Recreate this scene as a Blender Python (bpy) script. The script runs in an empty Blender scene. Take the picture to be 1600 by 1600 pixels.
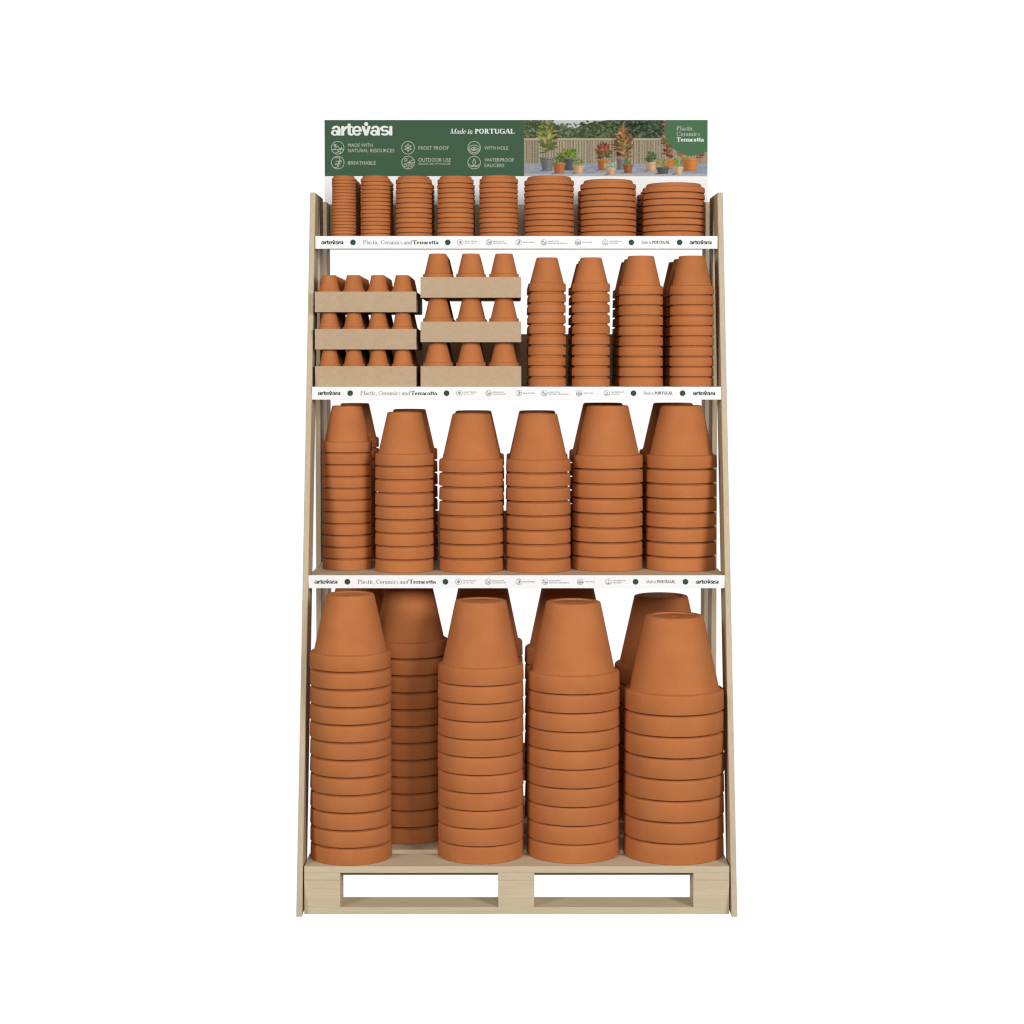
import bpy, bmesh, math, random
import numpy as np
from mathutils import Vector
random.seed(7)
scn = bpy.context.scene
C = scn.collection

# ------------------------------------------------------------------ camera, world, lamps, exposure
cam_data = bpy.data.cameras.new('camera')
cam = bpy.data.objects.new('camera', cam_data)
C.objects.link(cam)
cam.location = (-0.0134, -5.335, 1.5729)
cam.rotation_euler = (math.radians(90 - 2.397), 0, 0)
cam_data.sensor_width = 36
cam_data.lens = 36 * 2986 / 1600
cam_data.shift_y = -118 / 1600
cam_data.clip_start = 0.05
cam_data.clip_end = 100
scn.camera = cam

world = bpy.data.worlds.new('World')
scn.world = world
world.use_nodes = True
wn, wl = world.node_tree.nodes, world.node_tree.links
wn.clear()
w_out = wn.new('ShaderNodeOutputWorld')
w_bg = wn.new('ShaderNodeBackground')
w_tc = wn.new('ShaderNodeTexCoord')
w_sep = wn.new('ShaderNodeSeparateXYZ')
w_map = wn.new('ShaderNodeMapRange')
w_map.interpolation_type = 'SMOOTHSTEP'
w_map.inputs['From Min'].default_value = 0.58
w_map.inputs['From Max'].default_value = 0.82
w_map.inputs['To Min'].default_value = 0.13      # dim studio round the display
w_map.inputs['To Max'].default_value = 1.02      # white studio backdrop behind it
wl.new(w_tc.outputs['Generated'], w_sep.inputs[0])
wl.new(w_sep.outputs['Y'], w_map.inputs['Value'])
wl.new(w_map.outputs['Result'], w_bg.inputs['Strength'])
w_bg.inputs['Color'].default_value = (1, 1, 1, 1)
wl.new(w_bg.outputs[0], w_out.inputs[0])

def softbox(name, loc, target, size, size_y, power, color=(1, 1, 1)):
    ld = bpy.data.lights.new(name, 'AREA')
    ld.shape = 'RECTANGLE'; ld.size = size; ld.size_y = size_y
    ld.energy = power; ld.color = color
    o = bpy.data.objects.new(name, ld); C.objects.link(o)
    o.location = loc
    o.rotation_euler = (Vector(target) - Vector(loc)).to_track_quat('-Z', 'Y').to_euler()
    return o
softbox('softbox_right', (3.15, -3.95, 2.6), (0, 0.3, 1.0), 1.5, 1.8, 190)
softbox('softbox_left', (-3.4, -3.7, 2.5), (0, 0.3, 1.0), 1.3, 1.8, 126)
softbox('softbox_front', (0.15, -6.0, 2.9), (0, 0.3, 1.0), 2.2, 1.6, 150)

scn.view_settings.view_transform = 'Standard'
scn.view_settings.look = 'None'
scn.view_settings.exposure = 0
scn.view_settings.gamma = 1
scn.view_settings.use_curve_mapping = False
scn.render.engine = 'CYCLES'
scn.cycles.filter_width = 1.25

# ------------------------------------------------------------------ materials
def new_mat(name, rough=0.8, spec=0.2):
    m = bpy.data.materials.new(name); m.use_nodes = True
    b = m.node_tree.nodes['Principled BSDF']
    b.inputs['Roughness'].default_value = rough
    b.inputs['Specular IOR Level'].default_value = spec
    return m, m.node_tree.nodes, m.node_tree.links, b

def ramp(nodes, stops):
    r = nodes.new('ShaderNodeValToRGB')
    e = r.color_ramp.elements
    e[0].position, e[0].color = stops[0][0], (*stops[0][1], 1)
    e[1].position, e[1].color = stops[-1][0], (*stops[-1][1], 1)
    for p, c in stops[1:-1]:
        n = e.new(p); n.color = (*c, 1)
    return r

def terracotta():
    m, n, l, b = new_mat('terracotta', 0.8, 0.1)
    tc = n.new('ShaderNodeTexCoord'); oi = n.new('ShaderNodeObjectInfo')
    add = n.new('ShaderNodeVectorMath'); add.operation = 'ADD'
    mul = n.new('ShaderNodeVectorMath'); mul.operation = 'SCALE'
    mul.inputs[0].default_value = (7, 3, 5)
    l.new(oi.outputs['Random'], mul.inputs['Scale'])
    l.new(tc.outputs['Object'], add.inputs[0]); l.new(mul.outputs[0], add.inputs[1])
    big = n.new('ShaderNodeTexNoise'); big.inputs['Scale'].default_value = 14; big.inputs['Detail'].default_value = 5
    fine = n.new('ShaderNodeTexNoise'); fine.inputs['Scale'].default_value = 420; fine.inputs['Detail'].default_value = 2
    l.new(add.outputs[0], big.inputs[0]); l.new(add.outputs[0], fine.inputs[0])
    r1 = ramp(n, [(0.3, (0.402, 0.134, 0.042)), (0.7, (0.446, 0.154, 0.051))])
    r2 = ramp(n, [(0.25, (0.90, 0.90, 0.90)), (0.5, (0.99, 0.99, 0.99)), (0.78, (1.07, 1.07, 1.07))])
    l.new(big.outputs['Fac'], r1.inputs[0]); l.new(fine.outputs['Fac'], r2.inputs[0])
    mx = n.new('ShaderNodeMix'); mx.data_type = 'RGBA'; mx.blend_type = 'MULTIPLY'; mx.inputs['Factor'].default_value = 1
    l.new(r1.outputs[0], mx.inputs[6]); l.new(r2.outputs[0], mx.inputs[7])
    hs = n.new('ShaderNodeHueSaturation')
    mr = n.new('ShaderNodeMapRange'); mr.inputs['To Min'].default_value = 0.97; mr.inputs['To Max'].default_value = 1.03
    l.new(oi.outputs['Random'], mr.inputs['Value']); l.new(mr.outputs[0], hs.inputs['Value'])
    l.new(mx.outputs[2], hs.inputs['Color']); l.new(hs.outputs[0], b.inputs['Base Color'])
    bp = n.new('ShaderNodeBump'); bp.inputs['Strength'].default_value = 0.10; bp.inputs['Distance'].default_value = 0.001
    l.new(fine.outputs['Fac'], bp.inputs['Height']); l.new(bp.outputs[0], b.inputs['Normal'])
    return m

def wood(name, axis, tint=1.0):
    m, n, l, b = new_mat(name, 0.65, 0.2)
    tc = n.new('ShaderNodeTexCoord'); oi = n.new('ShaderNodeObjectInfo')
    mp = n.new('ShaderNodeMapping')
    sc = [26.0, 26.0, 26.0]; sc[axis] = 1.6
    mp.inputs['Scale'].default_value = sc
    mul = n.new('ShaderNodeVectorMath'); mul.operation = 'SCALE'; mul.inputs[0].default_value = (31, 17, 23)
    l.new(oi.outputs['Random'], mul.inputs['Scale'])
    l.new(tc.outputs['Object'], mp.inputs[0]); l.new(mul.outputs[0], mp.inputs['Location'])
    g = n.new('ShaderNodeTexNoise'); g.inputs['Scale'].default_value = 1.3; g.inputs['Detail'].default_value = 7
    g.inputs['Roughness'].default_value = 0.62; g.inputs['Distortion'].default_value = 0.9
    f = n.new('ShaderNodeTexNoise'); f.inputs['Scale'].default_value = 9.0; f.inputs['Detail'].default_value = 3
    l.new(mp.outputs[0], g.inputs[0]); l.new(mp.outputs[0], f.inputs[0])
    r1 = ramp(n, [(0.26, (0.525*tint, 0.420*tint, 0.282*tint)), (0.5, (0.552*tint, 0.447*tint, 0.304*tint)), (0.74, (0.578*tint, 0.474*tint, 0.328*tint))])
    r2 = ramp(n, [(0.3, (0.93, 0.92, 0.91)), (0.7, (1.04, 1.04, 1.04))])
    l.new(g.outputs['Fac'], r1.inputs[0]); l.new(f.outputs['Fac'], r2.inputs[0])
    mx = n.new('ShaderNodeMix'); mx.data_type = 'RGBA'; mx.blend_type = 'MULTIPLY'; mx.inputs['Factor'].default_value = 1
    l.new(r1.outputs[0], mx.inputs[6]); l.new(r2.outputs[0], mx.inputs[7]); l.new(mx.outputs[2], b.inputs['Base Color'])
    bp = n.new('ShaderNodeBump'); bp.inputs['Strength'].default_value = 0.15; bp.inputs['Distance'].default_value = 0.001
    l.new(f.outputs['Fac'], bp.inputs['Height']); l.new(bp.outputs[0], b.inputs['Normal'])
    return m

def kraft():
    m, n, l, b = new_mat('kraft_board', 0.9, 0.1)
    tc = n.new('ShaderNodeTexCoord'); mp = n.new('ShaderNodeMapping'); mp.inputs['Scale'].default_value = (0.7, 1, 1.3)
    l.new(tc.outputs['Object'], mp.inputs[0])
    a = n.new('ShaderNodeTexNoise'); a.inputs['Scale'].default_value = 430; a.inputs['Detail'].default_value = 2
    c = n.new('ShaderNodeTexNoise'); c.inputs['Scale'].default_value = 60; c.inputs['Detail'].default_value = 4
    l.new(mp.outputs[0], a.inputs[0]); l.new(mp.outputs[0], c.inputs[0])
    r1 = ramp(n, [(0.30, (0.385, 0.268, 0.165)), (0.5, (0.422, 0.304, 0.198)), (0.70, (0.462, 0.348, 0.238))])
    r2 = ramp(n, [(0.3, (0.96, 0.95, 0.93)), (0.7, (1.03, 1.03, 1.03))])
    l.new(a.outputs['Fac'], r1.inputs[0]); l.new(c.outputs['Fac'], r2.inputs[0])
    mx = n.new('ShaderNodeMix'); mx.data_type = 'RGBA'; mx.blend_type = 'MULTIPLY'; mx.inputs['Factor'].default_value = 1
    l.new(r1.outputs[0], mx.inputs[6]); l.new(r2.outputs[0], mx.inputs[7]); l.new(mx.outputs[2], b.inputs['Base Color'])
    return m

def card(name, col, var=0.03, rough=0.6):
    m, n, l, b = new_mat(name, rough, 0.12)
    tc = n.new('ShaderNodeTexCoord')
    a = n.new('ShaderNodeTexNoise'); a.inputs['Scale'].default_value = 300; a.inputs['Detail'].default_value = 2
    l.new(tc.outputs['Object'], a.inputs[0])
    r = ramp(n, [(0.3, tuple(c*(1-var) for c in col)), (0.7, tuple(min(1, c*(1+var)) for c in col))])
    l.new(a.outputs['Fac'], r.inputs[0]); l.new(r.outputs[0], b.inputs['Base Color'])
    return m

M_TERRA = terracotta()
M_WX, M_WY, M_WZ = wood('wood_along_width', 0), wood('wood_along_depth', 1), wood('wood_upright', 2, 0.87)
M_KRAFT = kraft()
M_WHITE = card('white_card', (0.75, 0.745, 0.74), 0.012)
M_GREEN = card('green_print', (0.041, 0.092, 0.047), 0.04)
M_BADGE = card('badge_green_print', (0.058, 0.135, 0.062), 0.04)
M_DGREEN = card('dark_green_ink', (0.012, 0.035, 0.020), 0.05)
M_DOT = card('dot_green_ink', (0.024, 0.062, 0.036), 0.05)
M_GREY = card('grey_green_ink', (0.055, 0.085, 0.065), 0.03)
M_GREY2 = card('soft_grey_ink', (0.13, 0.15, 0.135), 0.03)
M_WINK = card('white_ink', (0.72, 0.71, 0.69), 0.01)
M_PINK = card('pale_ink', (0.42, 0.45, 0.38), 0.01)

def photo_mat():
    m, n, l, b = new_mat('photo_print', 0.6, 0.1)
    a = n.new('ShaderNodeVertexColor'); a.layer_name = 'print'
    l.new(a.outputs['Color'], b.inputs['Base Color'])
    return m
M_PHOTO = photo_mat()

# ------------------------------------------------------------------ object helpers
def mesh_obj(name, verts, faces, mat, parent=None, smooth=False, loc=(0, 0, 0)):
    me = bpy.data.meshes.new(name)
    me.from_pydata([tuple(v) for v in verts], [], faces)
    me.materials.append(mat)
    if smooth: me.shade_smooth()
    me.update()
    o = bpy.data.objects.new(name, me); C.objects.link(o)
    o.location = loc
    if parent: o.parent = parent
    return o

def from_bm(name, bm, mat, parent=None):
    me = bpy.data.meshes.new(name); bm.to_mesh(me); bm.free()
    me.materials.append(mat)
    o = bpy.data.objects.new(name, me); C.objects.link(o)
    if parent: o.parent = parent
    return o

def box(name, x0, x1, y0, y1, z0, z1, mat, parent=None, bev=0.0012):
    bm = bmesh.new()
    bmesh.ops.create_cube(bm, size=1)
    cx, cy, cz = (x0+x1)/2, (y0+y1)/2, (z0+z1)/2
    for v in bm.verts:
        v.co = Vector((v.co.x*(x1-x0), v.co.y*(y1-y0), v.co.z*(z1-z0)))
    if bev:
        bmesh.ops.bevel(bm, geom=list(bm.edges), offset=bev, segments=1, affect='EDGES')
    o = from_bm(name, bm, mat, parent)
    px, py, pz = (parent.location if parent else (0, 0, 0))
    o.location = (cx-px, cy-py, cz-pz)
    return o

def thing(name, label, cat, loc=(0, 0, 0), group=None):
    o = bpy.data.objects.new(name, None); C.objects.link(o)
    o.location = loc; o.empty_display_size = 0.05
    o['label'] = label; o['category'] = cat
    if group: o['group'] = group
    return o

def tag(o, label, cat, group=None):
    o['label'] = label; o['category'] = cat
    if group: o['group'] = group
    return o

# ------------------------------------------------------------------ the pallet
ZP = 0.1355                       # deck height
pallet = thing('wooden_pallet', 'low pale wooden pallet under the rack carrying the tallest pot stacks', 'pallet', (0, 0, 0))
for i in range(5):
    y = i * 0.1827
    box('deck_board', -0.600, 0.600, y, y + 0.1424, 0.1165, ZP, M_WX, pallet)
for cx in (-0.549, -0.0015, 0.549):
    w = 0.0508
    box('stringer_board', cx-w, cx+w, 0.0006, 0.873, 0.0962, 0.1162, M_WX, pallet)
    for y0 in (0.0, 0.770):
        box('block', cx-w, cx+w, y0, y0+0.1035, 0.0192, 0.0959, M_WX, pallet, 0.0006)
box('cross_board', -0.497, -0.053, 0.043, 0.13, 0.0995, 0.1163, M_WX, pallet)
box('cross_board', 0.050, 0.497, 0.043, 0.13, 0.0995, 0.1163, M_WX, pallet)
for y0 in (0.0, 0.770):
    box('bottom_board', -0.600, 0.600, y0, y0+0.1035, 0.0, 0.0190, M_WX, pallet, 0.0008)

# ------------------------------------------------------------------ the rack
rack = thing('display_rack', 'tall pale wooden display rack with slanted sides, three shelves and printed header board', 'display rack', (0, 0, 0))
XI, XO = 0.6037, 0.6197
def yfront(z): return -0.026 + 0.2221 * (z - 0.002)
def slanted(sx):
    HZ, D = 2.065, 0.117
    a, b_ = (XI, XO) if sx > 0 else (-XO, -XI)
    prof = [(yfront(0), 0), (yfront(0)+D, 0), (yfront(HZ)+D, HZ), (yfront(HZ), HZ)]
    bm = bmesh.new()
    v0 = [bm.verts.new((a, y, z)) for y, z in prof]; v1 = [bm.verts.new((b_, y, z)) for y, z in prof]
    bm.faces.new(v0); bm.faces.new(v1[::-1])
    for i in range(4):
        j = (i+1) % 4
        bm.faces.new((v0[j], v0[i], v1[i], v1[j]))
    bmesh.ops.recalc_face_normals(bm, faces=bm.faces)
    bmesh.ops.bevel(bm, geom=list(bm.edges), offset=0.0012, segments=1, affect='EDGES')
    return from_bm('side_plank', bm, M_WZ, rack)
for sx in (-1, 1):
    slanted(sx)
    x0, x1 = (XI, XO) if sx > 0 else (-XO, -XI)
    box('post', x0, x1, 0.555, 0.660, ZP*0+0.0, 2.0655, M_WZ, rack)
    box('post', x0, x1, 0.785, 0.886, 0.0, 2.0655, M_WZ, rack)
SH = [(1.9318, 1.9325, 1.8948, 0.399, 1.2022), (1.4830, 1.4838, 1.4459, 0.300, 1.2065), (0.9388, 0.9395, 0.9019, 0.183, 1.2065)]
for zt, st, sb, y0, L in SH:
    box('shelf', -0.6027, 0.6027, y0+0.0005, 0.885, zt-0.0125, zt, M_WX, rack)
for z0, z1 in ((SH[0][0]-0.002, 2.064), (SH[1][0]-0.002, 1.6455), (SH[2][0]-0.002, 1.0708), (0.1856, 0.3082)):
    box('back_board', -0.6025, 0.6025, 0.868, 0.8845, z0, z1, M_WX, rack)

# ---- drawing helpers: flat printed shapes in a vertical plane, local (x right, z up)
class Ink:
    def __init__(s): s.v = []; s.f = []; s.k = 0
    def poly(s, pts, lift=None):
        y = -(s.k * 4e-6) if lift is None else -lift
        n = len(s.v); s.v += [(x, y, z) for x, z in pts]; s.f.append(tuple(range(n, n+len(pts))))
        if lift is None: s.k += 1
    def strip(s, outer, inner):
        y = -(s.k * 4e-6); s.k += 1
        n = len(s.v)
        for a, b in zip(outer, inner):
            s.v += [(a[0], y, a[1]), (b[0], y, b[1])]
        for i in range(len(outer)-1):
            q = n + 2*i
            s.f.append((q, q+1, q+3, q+2))
    def build(s, name, mat, parent, y):
        o = mesh_obj(name, s.v, s.f, mat, parent)
        bm = bmesh.new(); bm.from_mesh(o.data)
        for f in bm.faces:
            f.normal_update()
            if f.normal.y > 0: f.normal_flip()
        bm.to_mesh(o.data); bm.free()
        o.location.y = y
        return o

def line(ink, pts, w):
    for (x0, z0), (x1, z1) in zip(pts, pts[1:]):
        dx, dz = x1-x0, z1-z0; L = math.hypot(dx, dz) or 1
        nx, nz = -dz/L*w/2, dx/L*w/2
        ink.poly([(x0+nx, z0+nz), (x1+nx, z1+nz), (x1-nx, z1-nz), (x0-nx, z0-nz)])
def arc(ink, cx, cz, r, w, a0=0, a1=360, n=28, ry=None):
    ry = ry or r
    A = [math.radians(a0+(a1-a0)*i/n) for i in range(n+1)]
    ink.strip([(cx+(r+w/2)*math.cos(a), cz+(ry+w/2)*math.sin(a)) for a in A],
              [(cx+(r-w/2)*math.cos(a), cz+(ry-w/2)*math.sin(a)) for a in A])
def disc(ink, cx, cz, r, n=28):
    ink.poly([(cx+r*math.cos(2*math.pi*i/n), cz+r*math.sin(2*math.pi*i/n)) for i in range(n)])

def sans(ink, s, x0, x1, base, cap, offset=0.0, ref='H'):
    """built-in typeface, fitted to a width and a cap height"""
    def raw(t):
        cu = bpy.data.curves.new('t', 'FONT'); cu.body = t; cu.size = 1; cu.offset = offset; cu.resolution_u = 3
        ob = bpy.data.objects.new('t', cu); C.objects.link(ob)
        dg = bpy.context.evaluated_depsgraph_get()
        me = bpy.data.meshes.new_from_object(ob.evaluated_get(dg))
        V = [tuple(v.co) for v in me.vertices]; P = [tuple(p.vertices) for p in me.polygons]
        bpy.data.objects.remove(ob); bpy.data.curves.remove(cu); bpy.data.meshes.remove(me)
        return V, P
    V, P = raw(s); R, _ = raw(ref)
    h = max(v[1] for v in R)
    mn, mx = min(v[0] for v in V), max(v[0] for v in V)
    sx, sz = (x1-x0)/(mx-mn), cap/h
    n = len(ink.v)
    ink.v += [(x0+(v[0]-mn)*sx, 0, base+v[1]*sz) for v in V]
    ink.f += [tuple(i+n for i in p) for p in P]

# ---- a small high-contrast serif face drawn stroke by stroke (cap height 1, x-height .64)
def serif_glyph(ch, S, h):
    """returns (pieces, advance); piece = ('p', pts) or ('r', cx, cz, rx, rz, ws, wh, a0, a1)"""
    X = 0.64; e = 0.10; P = []
    def V(x, a, b, w=S): P.append(('p', [(x, a), (x+w, a), (x+w, b), (x, b)]))
    def H(x0, x1, z, t=h): P.append(('p', [(x0, z), (x1, z), (x1, z+t), (x0, z+t)]))
    def D(x0, z0, x1, z1, w): P.append(('p', [(x0, z0), (x0+w, z0), (x1+w, z1), (x1, z1)]))
    def R(cx, cz, rx, rz, a0=0, a1=360, ws=S, wh=h): P.append(('r', cx, cz, rx, rz, ws, wh, a0, a1))
    def foot(x, w=S): H(x-e*.8, x+w+e*.8, 0)
    def head(x, z, w=S): H(x-e*.8, x+w+e*.3, z-h)
    a = 0.6
    if ch == 'M': V(.12, 0, 1, h*1.2); D(.12, 1, .45, 0, S); D(.47+S*.4, 0, .86, 1, h*1.2); V(.86, 0, 1); H(.02, .26, 0); foot(.86); H(.02, .3, 1-h); H(.8, 1.0+S, 1-h); a = 1.16
    elif ch == 'P': V(.12, 0, 1); foot(.12); head(.12, 1); R(.12+S, .73, .38, .27, -90, 90); a = .74
    elif ch == 'O': R(.44, .5, .42, .52); a = .92
    elif ch == 'R': V(.12, 0, 1); foot(.12); head(.12, 1); R(.12+S, .74, .36, .26, -90, 90); D(.62, 0, .34, .5, S); H(.60, .86, 0); a = .86
    elif ch == 'T': V(.34, 0, 1); foot(.34); H(.02, .66+S, 1-h); V(.02, .76, 1, h*.8); V(.66+S-h*.8, .76, 1, h*.8); a = .74+S*.6
    elif ch == 'U': V(.12, .28, 1); V(.68, .28, 1, h*1.1); R(.40+S*.3, .3, .28+S*.3, .32, 180, 360); head(.12, 1); H(.6, .84, 1-h); a = .88
    elif ch == 'G': R(.46, .5, .42, .52, 50, 325); V(.70, .06, .42); H(.6, .92, .42); V(.78, .68, .98, h); a = .94
    elif ch == 'A': D(.08, 0, .40, 1, h*1.2); D(.72, 0, .36, 1, S*1.1); H(.2, .68, .3); H(0, .24, 0); H(.64, .96, 0); a = .92
    elif ch == 'L': V(.12, 0, 1); H(.04, .68, 0); V(.64, 0, .26, h); H(.02, .4, 1-h); a = .72
    elif ch == 'C': R(.46, .5, .42, .52, 42, 318); V(.76, .7, 1.0, h); a = .86
    elif ch == 'a': V(.38, 0, X*.78); R(.24, .2, .22, .21, 60, 300); R(.26, X-.2, .2+S*.3, .21, 20, 160, S*.8); H(.38, .38+S+.1, 0); H(.24, .4, .36); a = .60
    elif ch == 'd': R(.28, X/2, .26, X/2+.02, 40, 320); V(.42, 0, 1.04); H(.34, .44, 1.0); H(.42, .42+S+.1, 0); a = .66
    elif ch == 'e': R(.28, X/2, .26, X/2+.02, 0, 325); H(.1, .52, X/2-.01); a = .58
    elif ch == 'i': V(.1, 0, X); foot(.1); H(.02, .1, X-h); P.append(('r', .1+S/2, .86, .085, .085, .084, .084, 0, 360)); a = .34
    elif ch == 'n': V(.1, 0, X); V(.44, 0, X*.7); R(.27+S/2, X-.24, .17+S/2, .25, 0, 160, S*.7); foot(.1); foot(.44); H(.02, .1, X-h); a = .72
    elif ch == 'm': V(.1, 0, X); V(.42, 0, X*.7); V(.74, 0, X*.7); R(.26+S/2, X-.24, .16+S/2, .25, 0, 160, S*.7); R(.58+S/2, X-.24, .16+S/2, .25, 0, 160, S*.7); foot(.1); foot(.42); foot(.74); H(.02, .1, X-h); a = 1.02
    elif ch == 'l': V(.1, 0, 1.04); foot(.1); H(.02, .1, 1.0); a = .34
    elif ch == 's': R(.22, X*.74, .18, X*.27, 40, 270, S*.8); R(.22, X*.25, .19, X*.27, -140, 90, S*.8); a = .46
    elif ch == 't': V(.12, .08, .86); H(.02, .38, X-h); R(.30, .14, .18, .16, 180, 310); a = .42
    elif ch == 'c': R(.28, X/2, .26, X/2+.02, 50, 310); a = .54
    elif ch == 'o': R(.30, X/2, .28, X/2+.02); a = .62
    elif ch == 'r': V(.1, 0, X); foot(.1); H(.02, .1, X-h); R(.10+S+.14, X-.18, .15, .17, 40, 170, S*.7); a = .46
    elif ch == ',': D(.06, -.18, .12, .12, S*.8); a = .26
    elif ch == ' ': a = .26
    return P, a
def serif(ink, s, x0, x1, base, cap, bold=False, italic=False):
    S, h = (.22, .09) if bold else (.135, .065)
    x = 0; out = []
    for ch in s:
        P, a = serif_glyph(ch, S, h)
        out.append((x, P)); x += a
    k = (x1-x0)/(x-.06); sh = .22 if italic else 0
    tr = lambda X, Z, ox: (x0+(X+ox+sh*Z)*k, base+Z*cap)
    for ox, P in out:
        ink.k = 0
        for p in P:
            if p[0] == 'p': ink.poly([tr(a, b, ox) for a, b in p[1]])
            else:
                _, cx, cz, rx, rz, ws, wh, a0, a1 = p
                n = 16; A = [math.radians(a0+(a1-a0)*i/n) for i in range(n+1)]
                ink.strip([tr(cx+rx*math.cos(t), cz+rz*math.sin(t), ox) for t in A],
                          [tr(cx+(rx-ws)*math.cos(t), cz+(rz-wh)*math.sin(t), ox) for t in A])

def logo(ink, x0, x1, base, xh):
    """heavy grotesque wordmark drawn stroke by stroke, x-height 1, full width 6.31"""
    k = (x1-x0)/6.31
    tr = lambda X, Z: (x0+X*k, base+Z*xh)
    ink.k = 0
    def P(*pts): ink.poly([tr(*p) for p in pts])
    def B(a, b, c, d): P((a, c), (b, c), (b, d), (a, d))
    def R(cx, cz, rx, rz, a0, a1, ws, wh):
        n = 18; A = [math.radians(a0+(a1-a0)*i/n) for i in range(n+1)]
        ink.strip([tr(cx+rx*math.cos(t), cz+rz*math.sin(t)) for t in A], [tr(cx+(rx-ws)*math.cos(t), cz+(rz-wh)*math.sin(t)) for t in A])
    for o in (0, 4.04):
        B(o+.68, o+.99, 0, .62); R(o+.53, .61, .46, .41, 0, 172, .29, .20); R(o+.40, .285, .40, .305, 0, 360, .25, .16)
    B(1.06, 1.36, 0, .97); R(1.66, .45, .48, .52, 88, 172, .26, .25)
    B(1.72, 2.02, .22, 1.23); B(1.60, 2.24, .79, .97); R(2.12, .25, .40, .26, 180, 272, .30, .20); B(2.11, 2.26, -.01, .19)
    R(2.67, .49, .51, .52, 0, 332, .28, .19); B(2.22, 3.18, .40, .57)
    P((3.13, .98), (3.46, .98), (3.77, 0), (3.46, 0)); P((4.11, .98), (3.78, .98), (3.47, 0), (3.78, 0))
    ink.poly([tr(3.62+.205*math.cos(t)*1.0, 1.185+.205*math.sin(t)) for t in [2*math.pi*i/24 for i in range(24)]])
    R(5.52, .70, .46, .31, 25, 270, .27, .20); R(5.54, .30, .48, .31, -155, 90, .27, .20)
    B(6.0, 6.31, 0, .98)

def icon(ink, kind, cx, cz, r, w):
    ink.k = 1
    arc(ink, cx, cz, r, w, n=32)
    L = lambda pts, ww=w: line(ink, [(cx+a*r, cz+b*r) for a, b in pts], ww)
    A = lambda a, b, rr, a0=0, a1=360, ry=None: arc(ink, cx+a*r, cz+b*r, rr*r, w, a0, a1, 14, ry*r if ry else None)
    if kind == 'snow':
        for k in range(6):
            t = math.radians(30+60*k); u = math.cos(t), math.sin(t)
            L([(0, 0), (u[0]*.62, u[1]*.62)])
            for d in (-1, 1):
                t2 = t+d*math.radians(50)
                L([(u[0]*.36, u[1]*.36), (u[0]*.36+math.cos(t2)*.2, u[1]*.36+math.sin(t2)*.2)])
    elif kind == 'nature':
        A(-.42, .38, .17); disc(ink, cx-.42*r, cz+.38*r, .1*r, 10); L([(-.62, -.3), (-.02, .3), (.35, -.28)]); L([(-.92, -.3), (.9, -.3)])
        L([(.42, -.3), (.58, .12), (.76, -.3)]); L([(-.35, -.8), (.22, -.6), (-.02, -.42), (.1, -.3)]); L([(.3, -.9), (.48, -.68), (.28, -.5)])
    elif kind == 'breath':
        L([(-.45, .75), (.35, .75), (-.1, -.75), (-.55, -.75)]); L([(-.35, .2), (.6, .2), (.42, .36)]); L([(.6, .2), (.42, .06)])
        L([(.5, -.22), (-.4, -.22), (-.22, -.06)]); L([(-.4, -.22), (-.22, -.36)]); L([(.35, .75), (.1, -.75)])
    elif kind == 'outdoor':
        A(-.35, .42, .2); L([(0, -.97), (0, -.05), (-.1, -.02), (.84, .48)]); L([(-.1, -.02), (.97, -.02)])
        L([(-.65, -.2), (-.25, -.2), (-.32, -.6), (-.58, -.6), (-.65, -.2)]); L([(.25, -.2), (.65, -.2), (.58, -.6), (.32, -.6), (.25, -.2)])
    elif kind == 'hole':
        A(0, .0, .82, 0, 360, .42); A(0, -.1, .5, 0, 360, .18); A(0, -.12, .14, 0, 360, .08); A(0, .1, .95, 200, 340, .85)
    elif kind == 'drop':
        A(0, .0, .24, 160, 380, .26); L([(-.24, .08), (0, .62), (.24, .08)])
        L([(-.85, -.2), (-.55, -.48), (.55, -.48), (.85, -.2)]); L([(-.5, -.62), (.5, -.62)])

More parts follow.
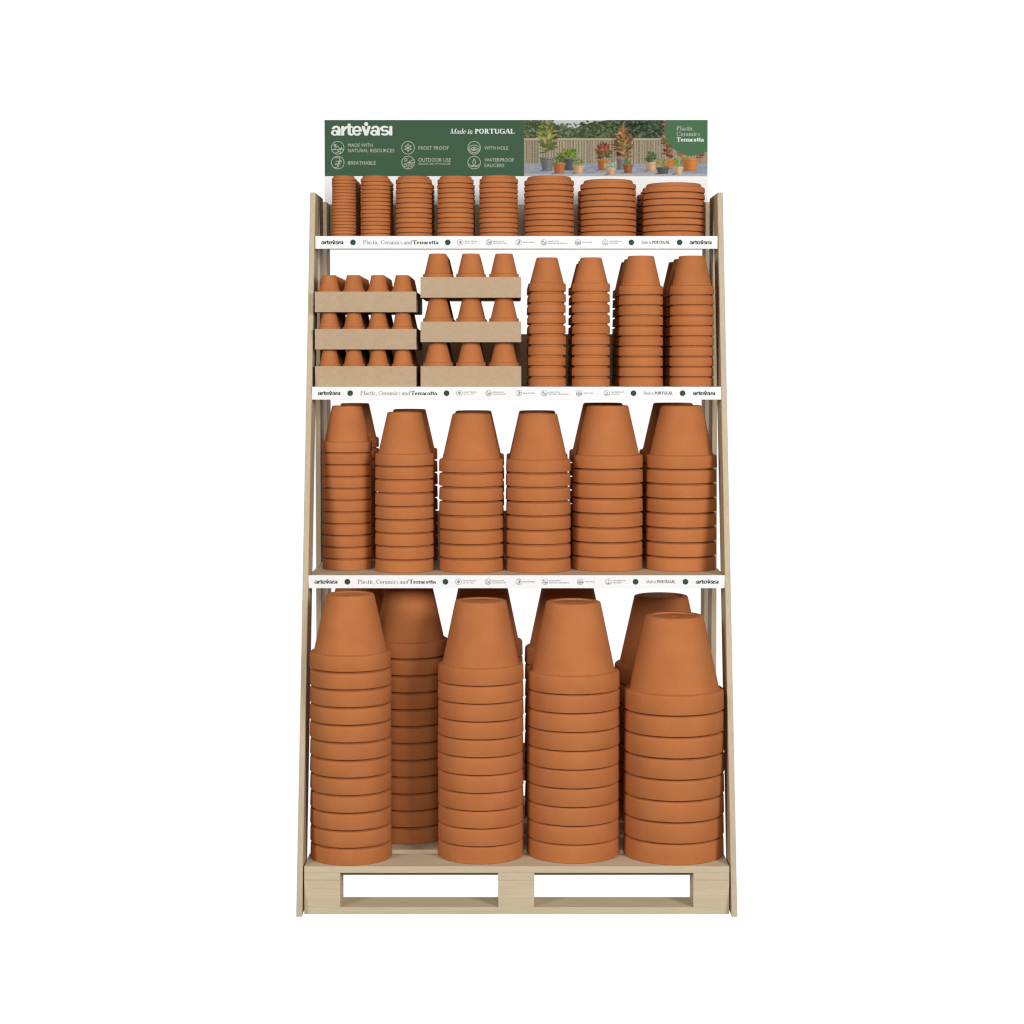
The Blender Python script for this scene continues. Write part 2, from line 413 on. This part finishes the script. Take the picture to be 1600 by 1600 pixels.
# ---- shelf edge strips: same artwork on all three, widths as fractions of the strip
KINDS = ['snow', 'outdoor', 'breath', 'nature', 'hole', 'drop']
def edge_strip(zt, zb, y, L):
    y1 = y - 0.0005; y0 = y1 - 0.0022
    st = box('edge_strip', -L/2, L/2, y0, y1, zb, zt, M_WHITE, rack, 0.0003)
    k = L/650.0; zm = (zt+zb)/2; H = zt-zb
    fx = lambda u: (u-482.4)*k - L/2
    fy = -0.00145
    zc0 = 0.0
    for a, b in ((491.6, 527.6), (1086.8, 1122.6)):
        i = Ink(); logo(i, fx(a), fx(b), zc0-0.0055, 0.0091); i.build('logo', M_DGREEN, st, fy)
    for u in (543.2, 696.3, 993.1, 1071.0):
        i = Ink(); disc(i, fx(u), zc0, 0.0084); i.build('dot', M_DOT, st, fy)
    for t, a, b, dz, cp, bo, it, mt in (('Plastic, Ceramics', 559.4, 622.5, .0055, .0118, 0, 0, M_GREY2), ('and', 624.5, 637.6, .0055, .0118, 0, 1, M_GREY2),
                                        ('Terracotta', 639.5, 680.6, .0055, .0118, 1, 0, M_DGREEN), ('Made in', 1009.3, 1024.6, .0040, .0090, 0, 1, M_GREY2),
                                        ('PORTUGAL', 1026.6, 1054.9, .0040, .0088, 1, 0, M_DGREEN)):
        i = Ink(); serif(i, t, fx(a), fx(b), zc0-dz, cp, bold=bool(bo), italic=bool(it)); i.build('lettering', mt, st, fy)
    for kind, u in zip(KINDS, (716.6, 762.9, 811.0, 851.6, 906.8, 950.8)):
        i = Ink(); icon(i, kind, fx(u), zc0, 0.0086, 0.00085); i.build('icon', M_GREY, st, fy)
    for t, a, b, dz in (('FROST PROOF', 723.6, 743.9, 1), ('UP TO -10\u00baC', 723.6, 740.6, -1), ('INDOOR OR', 769.6, 787.5, 1), ('OUTDOOR USE', 769.6, 791.1, -1),
                        ('BREATHABLE', 818.0, 836.5, 0), ('MADE WITH', 858.3, 875.6, 1), ('NATURAL RESOURCES', 858.3, 889.7, -1),
                        ('WITH HOLE', 913.8, 929.5, 0), ('WATERPROOF', 957.7, 977.6, 1), ('SAUCERS', 957.7, 971.0, -1)):
        i = Ink(); sans(i, t, fx(a), fx(b), zc0-0.0018+dz*0.0029, 0.0037, 0.0); i.build('lettering', M_GREY, st, fy)
for zt, s_t, s_b, y0, L in SH:
    edge_strip(s_t, s_b, y0, L)

# ---- header board
HX0, HX1, HZ0, HZ1, HY = -0.6206, 0.6202, 1.98, 2.3379, 0.8885
header = box('header_board', HX0, HX1, HY, HY+0.005, HZ0, HZ1, M_WHITE, rack, 0.0004)
hc = header.location
U = lambda u: HX0+(u-507)*0.0020735 - hc.x
W = lambda v: HZ1-(v-187.5)*0.0020627 - hc.z
PX = 0.0020680
fy = -0.0030
i = Ink(); i.poly([(U(507.3), W(275.3)), (U(818.6), W(275.3)), (U(818.6), W(187.7)), (U(507.3), W(187.7))]); i.build('green_panel', M_GREEN, header, fy)
i = Ink(); logo(i, U(517.2), U(613), W(211.8), 15.0*PX); i.build('logo', M_WINK, header, fy-0.0006)
i = Ink(); serif(i, 'Made in', U(703), U(738), W(209.0), 7.6*PX, italic=True); i.build('lettering', M_WINK, header, fy-0.0006)
i = Ink(); serif(i, 'PORTUGAL', U(741.5), U(803), W(209.0), 7.6*PX, bold=True); i.build('lettering', M_WINK, header, fy-0.0006)
for t, a, b, v, cp in (('MADE WITH', 543.7, 582, 229.5, 5.2), ('NATURAL RESOURCES', 543.7, 616, 238, 5.4), ('BREATHABLE', 543.7, 586.9, 257.3, 5.4),
                       ('FROST PROOF', 653.8, 701, 234, 5.3), ('OUTDOOR USE', 653.6, 704.2, 252.7, 5.4), ('INDOOR USE WITH SAUCER', 653.6, 703.8, 257.5, 3.0),
                       ('WITH HOLE', 756.7, 794, 234, 5.3), ('WATERPROOF', 756.7, 803, 252.7, 5.3), ('SAUCERS', 756.7, 787.7, 261.2, 5.3)):
    i = Ink(); sans(i, t, U(a), U(b), W(v), cp*PX, 0.0); i.build('lettering', M_PINK, header, fy-0.0006)
for kind, u, v in (('nature', 527.6, 231), ('breath', 527.6, 254.1), ('snow', 637.5, 231), ('outdoor', 637.5, 254.1), ('hole', 740.7, 231), ('drop', 740.7, 254.1)):
    i = Ink(); icon(i, kind, U(u), W(v), 9.9*PX, 0.9*PX); i.build('icon', M_PINK, header, fy-0.0006)
# green badge with a round lower-left side
i = Ink()
pts = [(1105.1, 187.7)]
for a in range(0, 181, 4):
    t = math.radians(a); x, y = 1081+43.4*math.cos(t), 200+43.4*math.sin(t)
    if x <= 1105.1: pts.append((x, y))
    elif not any(p[0] == 1105.1 and p[1] > 200 for p in pts): pts.append((1105.1, 200+math.sqrt(43.4**2-24.1**2)))
pts.append((1081-math.sqrt(43.4**2-12.3**2), 187.7))
i.poly([(U(a), W(b)) for a, b in pts]); i.build('badge', M_BADGE, header, fy-0.0006)
i = Ink(); serif(i, 'Plastic', U(1056.5), U(1082.6), W(204), 6.6*PX); i.build('lettering', M_PINK, header, fy-0.0012)
i = Ink(); serif(i, 'Ceramics', U(1056.5), U(1092.8), W(212.6), 6.6*PX); i.build('lettering', M_PINK, header, fy-0.0012)
i = Ink(); serif(i, 'Terracotta', U(1056.5), U(1098.6), W(221.3), 6.6*PX, bold=True); i.build('lettering', M_WINK, header, fy-0.0012)

# ---- the garden photograph printed on the header, painted into a fine grid of coloured cells
def garden_print():
    rs = np.random.RandomState(3)
    SS = 3; Wd, Hd = 287*SS, 88*SS
    img = np.zeros((Hd, Wd, 3), np.float32)
    def fill(pts, col):
        P = np.array(pts, float)*SS
        x0, y0 = np.floor(P.min(0)).astype(int); x1, y1 = np.ceil(P.max(0)).astype(int)
        x0, y0 = max(x0, 0), max(y0, 0); x1, y1 = min(x1, Wd), min(y1, Hd)
        if x1 <= x0 or y1 <= y0: return
        X, Y = np.meshgrid(np.arange(x0, x1)+.5, np.arange(y0, y1)+.5)
        m = np.zeros(X.shape, bool)
        for k in range(len(P)):
            (ax, ay), (bx, by) = P[k], P[(k+1) % len(P)]
            if ay == by: continue
            m ^= ((ay > Y) != (by > Y)) & (X < (bx-ax)*(Y-ay)/(by-ay)+ax)
        img[y0:y1, x0:x1][m] = col
    def blobs(n, xr, yr, size, cols, flat=.6):
        for _ in range(n):
            cx, cy = rs.uniform(*xr), rs.uniform(*yr) if not callable(yr) else 0
            r = rs.uniform(*size); c = np.array(cols[rs.randint(len(cols))])*rs.uniform(.75, 1.2)
            t0 = rs.uniform(0, 6.28)
            fill([(cx+r*rs.uniform(.5, 1)*math.cos(t0+q), cy+flat*r*rs.uniform(.5, 1)*math.sin(t0+q)) for q in np.linspace(0, 5.4, 6)], c)
    def leaf(cx, cy, ang, L, w, col):
        dx, dy = math.cos(ang), math.sin(ang)
        fill([(cx, cy), (cx+dx*L*.35-dy*w, cy+dy*L*.35+dx*w), (cx+dx*L*.7-dy*w*.7, cy+dy*L*.7+dx*w*.7), (cx+dx*L, cy+dy*L),
              (cx+dx*L*.7+dy*w*.7, cy+dy*L*.7-dx*w*.7), (cx+dx*L*.35+dy*w, cy+dy*L*.35-dx*w)], col)
    def plant(cx, y0, y1, spread, n, L, w, cols):
        for k in range(n):
            t = rs.uniform(0, 1); y = y0+(y1-y0)*t; sp = spread*(.45+.55*math.sin(math.pi*min(1, .2+.75*t)))
            side = rs.choice([-1, 1]); ang = -math.pi/2+side*rs.uniform(.15, 1.75)
            back = k < n*.45
            c = np.array(cols[rs.randint(len(cols))])*(rs.uniform(.25, .55) if back else rs.uniform(.7, 1.35))
            x = cx+rs.uniform(-.25, .25)*sp
            leaf(x, y, ang, L*rs.uniform(.6, 1.2)*sp/spread, w*rs.uniform(.6, 1.1), c)
            if not back: leaf(x, y, ang+.06, L*.55*sp/spread, w*.35, c*1.25)
    def pot(cx, top, bot, wt, wb, col, rim=True):
        c = np.array(col); N = 9
        for k in range(N):
            u0, u1 = -.5+k/N, -.5+(k+1)/N+.01
            g = .62+.55*math.exp(-((u0-.18)/.33)**2)
            fill([(cx+wt*u0, top), (cx+wt*u1, top), (cx+wb*u1, bot), (cx+wb*u0, bot)], c*g)
            if rim: fill([(cx+(wt+1.2)*u0, top), (cx+(wt+1.2)*u1, top), (cx+(wt+.6)*u1, top+2.6), (cx+(wt+.6)*u0, top+2.6)], c*g*1.14)
            fill([(cx+(wb+2)*u0, bot-1.8), (cx+(wb+2)*u1, bot-1.8), (cx+wb*u1, bot+.8), (cx+wb*u0, bot+.8)], c*g*.85)
        if rim: fill([(cx-wt/2, top+2.6), (cx+wt/2, top+2.6), (cx+wt/2, top+3.3), (cx-wt/2, top+3.3)], c*.6)
        fill([(cx-wb/2-4, bot), (cx-wb/2, bot-1.5), (cx-wb/2+1, bot+1), (cx-wb/2-6, bot+1.6)], (.16, .18, .21))
    # sky and trees
    img[:] = (.60, .62, .62)
    G1 = [(.045, .075, .028), (.075, .11, .04), (.12, .15, .06), (.03, .05, .02), (.16, .19, .08)]
    G2 = [(.10, .15, .07), (.15, .20, .09), (.20, .24, .12), (.07, .11, .05)]
    DG = [(.02, .045, .022), (.035, .065, .032), (.012, .028, .015), (.06, .10, .05)]
    fill([(0, 0), (18, 0), (40, 4), (60, 10), (80, 14), (100, 6), (130, 0), (287, 0), (287, 32), (0, 32)], (.06, .095, .045))
    blobs(330, (-2, 34), (0, 30), (1.2, 3.2), G1+[(.3, .3, .24)]); blobs(220, (30, 92), (5, 30), (1.5, 4), G2)
    blobs(300, (88, 150), (2, 30), (1.5, 4.5), G1); blobs(600, (138, 225), (0, 30), (1.5, 5), DG+[(.10, .15, .08)])
    blobs(60, (95, 215), (0, 26), (1.5, 3.5), [(.16, .21, .11)])
    # fence
    fill([(0, 28.5), (287, 28.5), (287, 70), (0, 70)], (.13, .12, .085))
    for x in np.arange(0, 287, 2.15):
        c = np.array((.42, .35, .24))*rs.uniform(.6, 1.15); fill([(x, 31), (x+1.25, 31), (x+1.25, 69), (x, 69)], c)
    blobs(120, (0, 287), (36, 66), (1, 3), [(.30, .31, .25), (.34, .30, .22)])
    for x in np.arange(1, 287, 4.3):
        c = np.array((.46, .38, .26))*rs.uniform(.7, 1.1); fill([(x, 31), (x+1.3, 31), (x+1.3, 69), (x, 69)], c)
    for y in (40, 50, 60): fill([(0, y), (287, y), (287, y+1), (0, y+1)], (.34, .28, .19))
    fill([(0, 28.2), (287, 28.2), (287, 31.8), (0, 31.8)], (.50, .41, .28)); fill([(0, 31.8), (287, 31.8), (287, 32.8), (0, 32.8)], (.24, .19, .13))
    # paving
    fill([(0, 68.5), (287, 68.5), (287, 88), (0, 88)], (.36, .36, .38))
    for _ in range(70):
        x, y = rs.uniform(0, 287), rs.uniform(69, 82); w = rs.uniform(8, 34)
        fill([(x, y), (x+w, y), (x+w+3, y+1.4), (x+3, y+1.6)], np.array((.26, .32, .42))*rs.uniform(.85, 1.15))
    fill([(0, 84), (287, 84), (287, 88), (0, 88)], (.47, .45, .43))
    GREY, TC, PALE, DK = (.20, .20, .19), (.46, .17, .055), (.66, .40, .23), (.10, .11, .115)
    # big croton left
    plant(37, 50, 4, 17, 130, 18, 2.0, [(.22, .26, .05), (.10, .14, .03), (.36, .34, .10), (.34, .22, .12), (.08, .10, .04), (.14, .18, .05)])
    fill([(33.5, 50), (35, 50), (35, 60), (33.5, 60)], (.16, .12, .08))
    pot(36, 58.5, 79, 22, 15, GREY)
    # grey pot with round shrub
    pot(71, 60, 78, 21, 17, DK); blobs(150, (60, 81), (46, 60), (1.2, 2.6), [(.16, .25, .03), (.28, .36, .06), (.09, .15, .02)], 1)
    pot(55, 67, 83.5, 20, 14, TC); plant(55, 68, 55, 10, 60, 9, .9, [(.12, .20, .04), (.20, .28, .06), (.07, .12, .03)])
    pot(85, 70.5, 83.5, 18, 12, PALE); blobs(90, (77.5, 92.5), (60, 71), (1, 2), [(.22, .28, .10), (.32, .37, .17), (.14, .19, .06)], 1)
    # red dracaena, central croton
    pot(124, 62.5, 78, 19, 15, TC); plant(124, 60, 40, 13, 100, 14, 1.6, [(.42, .03, .025), (.09, .15, .03), (.20, .03, .03), (.10, .15, .04), (.06, .10, .02), (.45, .12, .08)])
    pot(151.5, 60, 77, 14, 11, GREY); plant(155, 58, 18, 17, 210, 16, 1.8, [(.24, .09, .04), (.36, .14, .06), (.12, .05, .03), (.46, .24, .15), (.18, .20, .05), (.10, .13, .03)])
    leaf(155, 22, -math.pi/2, 19, 2.4, (.45, .17, .06))
    pot(136, 76, 85, 15, 10, PALE); blobs(90, (127, 144), (66, 76), (1, 2), [(.38, .42, .30), (.26, .32, .18), (.50, .52, .40)], 1)
    pot(162.5, 69, 82.5, 15.5, 11, (.36, .12, .045)); plant(162.5, 69, 60, 6, 50, 6, 1.1, [(.12, .22, .08), (.22, .33, .15), (.06, .12, .04)])
    # right group
    pot(199, 66.5, 79.5, 18, 13, PALE); plant(199, 67, 52, 8, 55, 10, 1.0, [(.07, .15, .06), (.14, .24, .10), (.04, .09, .03)])
    pot(226, 61.5, 77, 21, 12, (.55, .19, .05)); plant(224, 60, 0, 13, 150, 11, 1.5, [(.32, .03, .08), (.34, .28, .06), (.10, .14, .03), (.42, .13, .10), (.12, .15, .03), (.16, .05, .03)])
    plant(248, 58, 50, 12, 40, 9, 1.6, [(.42, .18, .12), (.28, .09, .06), (.30, .32, .08)])
    pot(260, 60, 79.5, 26, 19, (.60, .22, .055)); leaf(256, 53, math.pi*.55, 10, 2.5, (.27, .26, .08))
    plant(275, 60, 52, 10, 14, 8, 1.2, [(.30, .10, .06), (.2, .06, .04)])
    blobs(110, (206, 226), (62, 73), (1, 2), [(.30, .30, .10), (.42, .27, .12), (.18, .22, .07)], 1); pot(217, 74, 84, 19, 15, DK)
    pot(241.5, 73.5, 84.5, 14, 11, (.68, .44, .26)); blobs(90, (233.5, 249), (60, 73), (1, 2), [(.20, .28, .07), (.30, .38, .12), (.12, .17, .04)], 1)
    img *= rs.uniform(.88, 1.12, (Hd//SS, Wd//SS, 1)).repeat(SS, 0).repeat(SS, 1)
    small = img.reshape(88, SS, 287, SS, 3).mean((1, 3))
    nx, nz = 287, 88
    x0, x1 = U(818.7), U(1105.2); z0, z1 = W(275.4), W(187.7)
    V = [(x0+(x1-x0)*a/nx, 0, z1+(z0-z1)*b/nz) for b in range(nz+1) for a in range(nx+1)]
    Fc = [(b*(nx+1)+a, (b+1)*(nx+1)+a, (b+1)*(nx+1)+a+1, b*(nx+1)+a+1) for b in range(nz) for a in range(nx)]
    o = mesh_obj('garden_photo', V, Fc, M_PHOTO, header)
    ca = o.data.color_attributes.new('print', 'FLOAT_COLOR', 'CORNER')
    col = np.ones((nz*nx, 4, 4), np.float32); col[:, :, :3] = 0.80*np.clip(small.reshape(-1, 1, 3), 0, 1)**1.05
    ca.data.foreach_set('color', col.ravel())
    o.location.y = fy
garden_print()

# ------------------------------------------------------------------ pots and saucers
def lathe(name, prof, seg=64):
    V, Fc = [], []
    n = len(prof)
    for k in range(seg):
        a = 2*math.pi*k/seg
        for r, z in prof: V.append((r*math.cos(a), r*math.sin(a), z))
    for k in range(seg):
        q = (k+1) % seg
        for j in range(n):
            m_ = (j+1) % n
            Fc.append((k*n+j, q*n+j, q*n+m_, k*n+m_))
    me = bpy.data.meshes.new(name); me.from_pydata(V, [], Fc); me.materials.append(M_TERRA)
    me.shade_smooth()
    bm = bmesh.new(); bm.from_mesh(me); bmesh.ops.recalc_face_normals(bm, faces=bm.faces)
    for e in bm.edges:
        if len(e.link_faces) == 2 and e.calc_face_angle(0) > math.radians(40): e.smooth = False
    bm.to_mesh(me); bm.free()
    return me

def rnd(p, q, r_, n=3):
    return [(p[0]+(q[0]-p[0])*t, p[1]+(q[1]-p[1])*t) for t in np.linspace(0, 1, n)]

def pot_mesh(name, R, rt, H, rh, pitch, seg=72):
    b = 0.033*R; bt = 0.05*R; rn = R*0.882; rh -= 0.0004+0.012*R; th = min(0.011, 0.8*(rn-rt)/(H-rh)*pitch)
    c = min(0.006, 0.09*rt)
    hole = max(0.003, rt*0.07)
    prof = [(R-b*.6, 0), (R-b*.15, b*.18), (R, b*.6),
            (R*.991, rh-bt), (R*.991-bt*.15, rh-bt*.45), (R*.991-bt*.5, rh-bt*.13), (R*.991-bt, rh),
            (rn+(R-rn)*.24, rh+0.009*R), (rn+(R-rn)*.07, rh+0.020*R), (rn, rh+0.042*R),
            (rt+(rn-rt)*.5, rh+(H-rh)*.5), (rt, H-c), (rt-c*.3, H-c*.3), (rt-c, H),
            (rt*.78, H-0.0004), (rt*.75, H-0.0034*rt/.07), (hole*1.02, H-0.0034*rt/.07), (hole, H-0.0038*rt/.07),
            (hole, H-th), (rt-th, H-th), (rn-th*1.15, rh*.85), (R-th*1.5, 0.001)]
    return lathe(name, prof, seg)

def saucer_mesh(name, R, pitch):
    p = pitch; H = p*1.46; rb = R*.885; b = p*.16; th = 0.004
    prof = [(R-b*.8, 0), (R-b*.15, b*.3), (R, b), (R, p*.70), (R-b*.3, p*.80), (R-b*1.1, p*.88), (rb+R*.006, p*.93),
            (rb, p*1.02), (rb-b*.1, H-b*1.3), (rb-b*.6, H-b*.4), (rb-b*1.6, H), (rb*.8, H-.0004), (rb*.76, H-.0018), (0.0008, H-.0018),
            (0.0008, H-.0018-th*.6), (rb*.8, H-.002-th*.6), (rb-th*1.3, p*.9), (R-th*1.4, p*.5), (R-th, 0.0006)]
    return lathe(name, prof, 72)

ORD = ['topmost', 'second from top', 'third from top', 'fourth from top', 'fifth from top', 'sixth from top', 'seventh from top', 'eighth from top', 'ninth from top',
       'tenth from top', 'eleventh from top', 'twelfth from top', 'thirteenth from top', 'fourteenth from top', 'fifteenth from top', 'sixteenth from top',
       'seventeenth from top', 'eighteenth from top', 'nineteenth from top']

def proto(name, me):
    o = bpy.data.objects.new(name, me); C.objects.link(o); return o
used = {}
def put(me, name, loc, label, cat, group):
    if me.name not in used:
        o = proto(name, me); used[me.name] = o
    else:
        o = used[me.name].copy(); C.objects.link(o)
    o.location = loc; o.rotation_euler = (0, 0, random.uniform(0, 6.28))
    o['label'] = label; o['category'] = cat; o['group'] = group
    return o

rest = []            # pots past the 300 that show largest: (mesh, location)
def stack(me, name, x, y, zb, pitch, n, where, cat, group, single=True):
    for k in range(n):
        jx, jy = random.uniform(-1, 1)*0.0007, random.uniform(-1, 1)*0.0007
        loc = (x+jx, y+jy, zb+0.0006+k*pitch)
        pos = 'lowest' if k == 0 else ORD[n-1-k]
        kind = 'saucer' if cat == 'saucer' else 'pot'
        if single: put(me, name, loc, f'{kind} {pos} in {where}', cat, group)
        else: rest.append((me, loc))

P4 = dict(A=pot_mesh('pallet_pot_small', .1172, .0694, .208, .0454, .0500),
          B=pot_mesh('pallet_pot_medium', .1240, .0742, .2286, .0488, .0508),
          C=pot_mesh('pallet_pot_large', .1346, .0793, .2484, .0516, .0536),
          D=pot_mesh('pallet_pot_widest', .1457, .0844, .2664, .0575, .0607))
g4 = 'upturned terracotta pots stacked on the pallet'
for me, x, y, pt, n, w in (
        (P4['A'], -.4771, .1233, .0500, 12, 'leftmost front stack on the pallet'),
        (P4['B'], -.1040, .1431, .0508, 11, 'second front stack from left on the pallet'),
        (P4['C'], .1639, .1611, .0536, 10, 'third front stack from left on the pallet'),
        (P4['D'], .4554, .1565, .0607, 8, 'widest, rightmost front stack on the pallet'),
        (P4['A'], -.3210, .3607, .0500, 12, 'shaded pallet stack between two leftmost front stacks'),
        (P4['A'], -.4860, .6050, .0500, 12, 'rear pallet stack behind the leftmost front stack'),
        (P4['B'], -.1040, .5970, .0508, 11, 'rear pallet stack behind the second front stack'),
        (P4['C'], .1610, .6160, .0536, 10, 'rear pallet stack behind the third front stack'),
        (P4['D'], .4520, .6110, .0607, 8, 'rear pallet stack behind the widest right stack')):
    stack(me, 'flowerpot', x, y, ZP, pt, n, w, 'flowerpot', g4)

Z3 = SH[2][0]
P3 = dict(A=pot_mesh('shelf_pot_small', .0752, .0448, .1365, .0315, .0350), B=pot_mesh('shelf_pot_medium', .0869, .0509, .1557, .0355, .0392),
          C=pot_mesh('shelf_pot_large', .0962, .0566, .1705, .0378, .0420), D=pot_mesh('shelf_pot_widest', .1060, .0625, .1846, .0396, .0433))
g3 = 'upturned terracotta pots stacked on the lowest shelf'
for me, x, y, pt, n, w in (
        (P3['A'], -.5068, .3783, .0350, 11, 'slim leftmost stack on the lowest shelf'),
        (P3['B'], -.3324, .3264, .0392, 9, 'second front stack from left on the lowest shelf'),
        (P3['C'], -.1341, .3355, .0420, 8, 'third front stack from left on the lowest shelf'),
        (P3['C'], .0647, .3342, .0420, 8, 'fourth front stack from left on the lowest shelf'),
        (P3['D'], .2725, .3761, .0433, 8, 'fifth front stack from left on the lowest shelf'),
        (P3['D'], .4926, .3747, .0433, 8, 'rightmost front stack on the lowest shelf')):
    stack(me, 'flowerpot', x, y, Z3, pt, n, w, 'flowerpot', g3)
    dy = .297
    dx = 0.0
    w2 = 'lowest shelf stack behind the ' + {-.5068: 'leftmost front', -.3324: 'second from left front', -.1341: 'third from left front', .0647: 'fourth from left front', .2725: 'fifth from left front', .4926: 'rightmost front'}[x] + ' stack'
    stack(me, 'flowerpot', x+dx, y+dy, Z3, pt, n, w2, 'flowerpot', g3)

Z2 = SH[1][0]
P2 = dict(A=pot_mesh('mid_shelf_pot_small', .0567, .0318, .1006, .0251, .0314, 56), B=pot_mesh('mid_shelf_pot_large', .0660, .0391, .1149, .0270, .0304, 56))
g2 = 'upturned terracotta pots stacked on the middle shelf'
for q, (me, x, y, pt, w) in enumerate((
        (P2['A'], .0907, .3777, .0314, 'middle shelf stack right beside cardboard trays'), (P2['A'], .2223, .3776, .0314, 'second stack right of cardboard trays'),
        (P2['B'], .3718, .3875, .0304, 'third stack right of cardboard trays'), (P2['B'], .5236, .3870, .0304, 'rightmost stack on the middle shelf'))):
    stack(me, 'flowerpot', x, y, Z2, pt, 10, w, 'flowerpot', g2)
    stack(me, 'flowerpot', x, y+.184, Z2, pt, 10, 'row behind ' + w, 'flowerpot', g2)
    stack(me, 'flowerpot', x, y+.368, Z2, pt, 10, w, 'flowerpot', g2, single=False)

# ------------------------------------------------------------------ cardboard trays with small pots
def tray(x0, x1, y0, y1, z0, z1, floor, label):
    t = 0.003
    bm = bmesh.new()
    def q(*p): bm.faces.new([bm.verts.new(a) for a in p])
    o = [(x0, y0), (x1, y0), (x1, y1), (x0, y1)]; n_ = [(x0+t, y0+t), (x1-t, y0+t), (x1-t, y1-t), (x0+t, y1-t)]
    for k in range(4):
        a, b, c, d = o[k], o[(k+1) % 4], n_[k], n_[(k+1) % 4]
        q((*a, z0), (*b, z0), (*b, z1), (*a, z1)); q((*a, z1), (*b, z1), (*d, z1), (*c, z1)); q((*c, z1), (*d, z1), (*d, floor), (*c, floor))
    q(*[(*p, floor) for p in n_]); q(*[(*p, z0) for p in o[::-1]])
    bmesh.ops.remove_doubles(bm, verts=bm.verts, dist=1e-5)
    bmesh.ops.recalc_face_normals(bm, faces=bm.faces)
    cx, cy = (x0+x1)/2, (y0+y1)/2
    for v in bm.verts: v.co -= Vector((cx, cy, z0))
    ob = from_bm('cardboard_tray', bm, M_KRAFT); ob.location = (cx, cy, z0)
    tag(ob, label, 'tray', 'cardboard trays of small pots on the middle shelf')
    return ob
PL = pot_mesh('seedling_pot_small', .0327, .0205, .0548, .0125, .012, 48)
PM = pot_mesh('seedling_pot_large', .0446, .0262, .0785, .0195, .015, 48)
LV = ['topmost', 'middle', 'lowest']
cols4 = ['leftmost', 'second from left', 'third from left', 'rightmost']; cols3 = ['leftmost', 'centre', 'rightmost']
gt = 'small upturned terracotta pots in the cardboard trays'
YT = 0.324
for j in range(3):
    zb = Z2+0.0008 + (2-j)*0.1101
    tray(-.5962, -.2966, YT, YT+.392, zb, zb+.0603, zb+.0549, f'brown cardboard tray of tiny pots, {LV[j]} in the left tray pile')
    for r in range(5):
        for c in range(4):
            loc = (-.5567+c*.0726, YT+.0385+r*.0785, zb+.0552)
            if r == 0: put(PL, 'flowerpot', loc, f'tiny terracotta pot {cols4[c]} in front row of left pile {LV[j]} tray', 'flowerpot', gt)
            else: rest.append((PL, loc))
    zb = Z2+0.0008 + (2-j)*0.1315
    tray(-.2838, .0137, YT, YT+.396, zb, zb+.0606, zb+.0526, f'brown cardboard tray of small pots, {LV[j]} in the right tray pile')
    for r in range(4):
        for c in range(3):
            loc = (-.2343+c*.0985, YT+.0505+r*.0985, zb+.0529)
            if r == 0: put(PM, 'flowerpot', loc, f'small terracotta pot {cols3[c]} in front row of right pile {LV[j]} tray', 'flowerpot', gt)
            else: rest.append((PM, loc))

# everything past the 300 pots that show largest: back rows hidden in the trays and on the middle shelf
bm = bmesh.new()
for me, loc in rest:
    n0 = len(bm.verts)
    bm.from_mesh(me)
    bm.verts.ensure_lookup_table()
    for v in bm.verts[n0:]: v.co += Vector(loc)
o = from_bm('flowerpots', bm, M_TERRA)
o['label'] = 'dark back rows of small terracotta pots behind the front rows on the middle shelf'
o['category'] = 'flowerpots'; o['kind'] = 'stuff'

# ------------------------------------------------------------------ saucers on the top shelf
Z1 = SH[0][0]
gs = 'upturned terracotta saucers stacked on the top shelf'
SA = [(.0359, -.5223, .475, .00952, 19, 'narrowest, leftmost stack on top shelf', (.105, .206)),
      (.0447, -.4270, .484, .0120, 15, 'second stack from left on top shelf', (.157,)),
      (.0549, -.3115, .495, .01485, 12, 'third stack from left on top shelf', (.18,)),
      (.0551, -.1851, .495, .01487, 12, 'fourth stack from left on top shelf', (.18,)),
      (.0587, -.0540, .498, .01500, 12, 'fifth stack from left on top shelf', (.18,)),
      (.0757, .0998, .515, .01775, 10, 'third stack from right on top shelf', ()),
      (.0851, .2805, .525, .0186, 9, 'second stack from right on top shelf', (.246,)),
      (.0953, .4805, .535, .0196, 8, 'widest, rightmost stack on top shelf', (.255,))]
for R, x, y, pt, n, w, back in SA:
    me = saucer_mesh('saucer', R, pt)
    stack(me, 'plant_saucer', x, y, Z1, pt, n, w, 'saucer', gs)
    for q, dy in enumerate(back):
        pre = 'row behind ' if q == 0 else 'rearmost row behind '
        stack(me, 'plant_saucer', x, y+dy, Z1, pt, n, pre+w, 'saucer', gs)
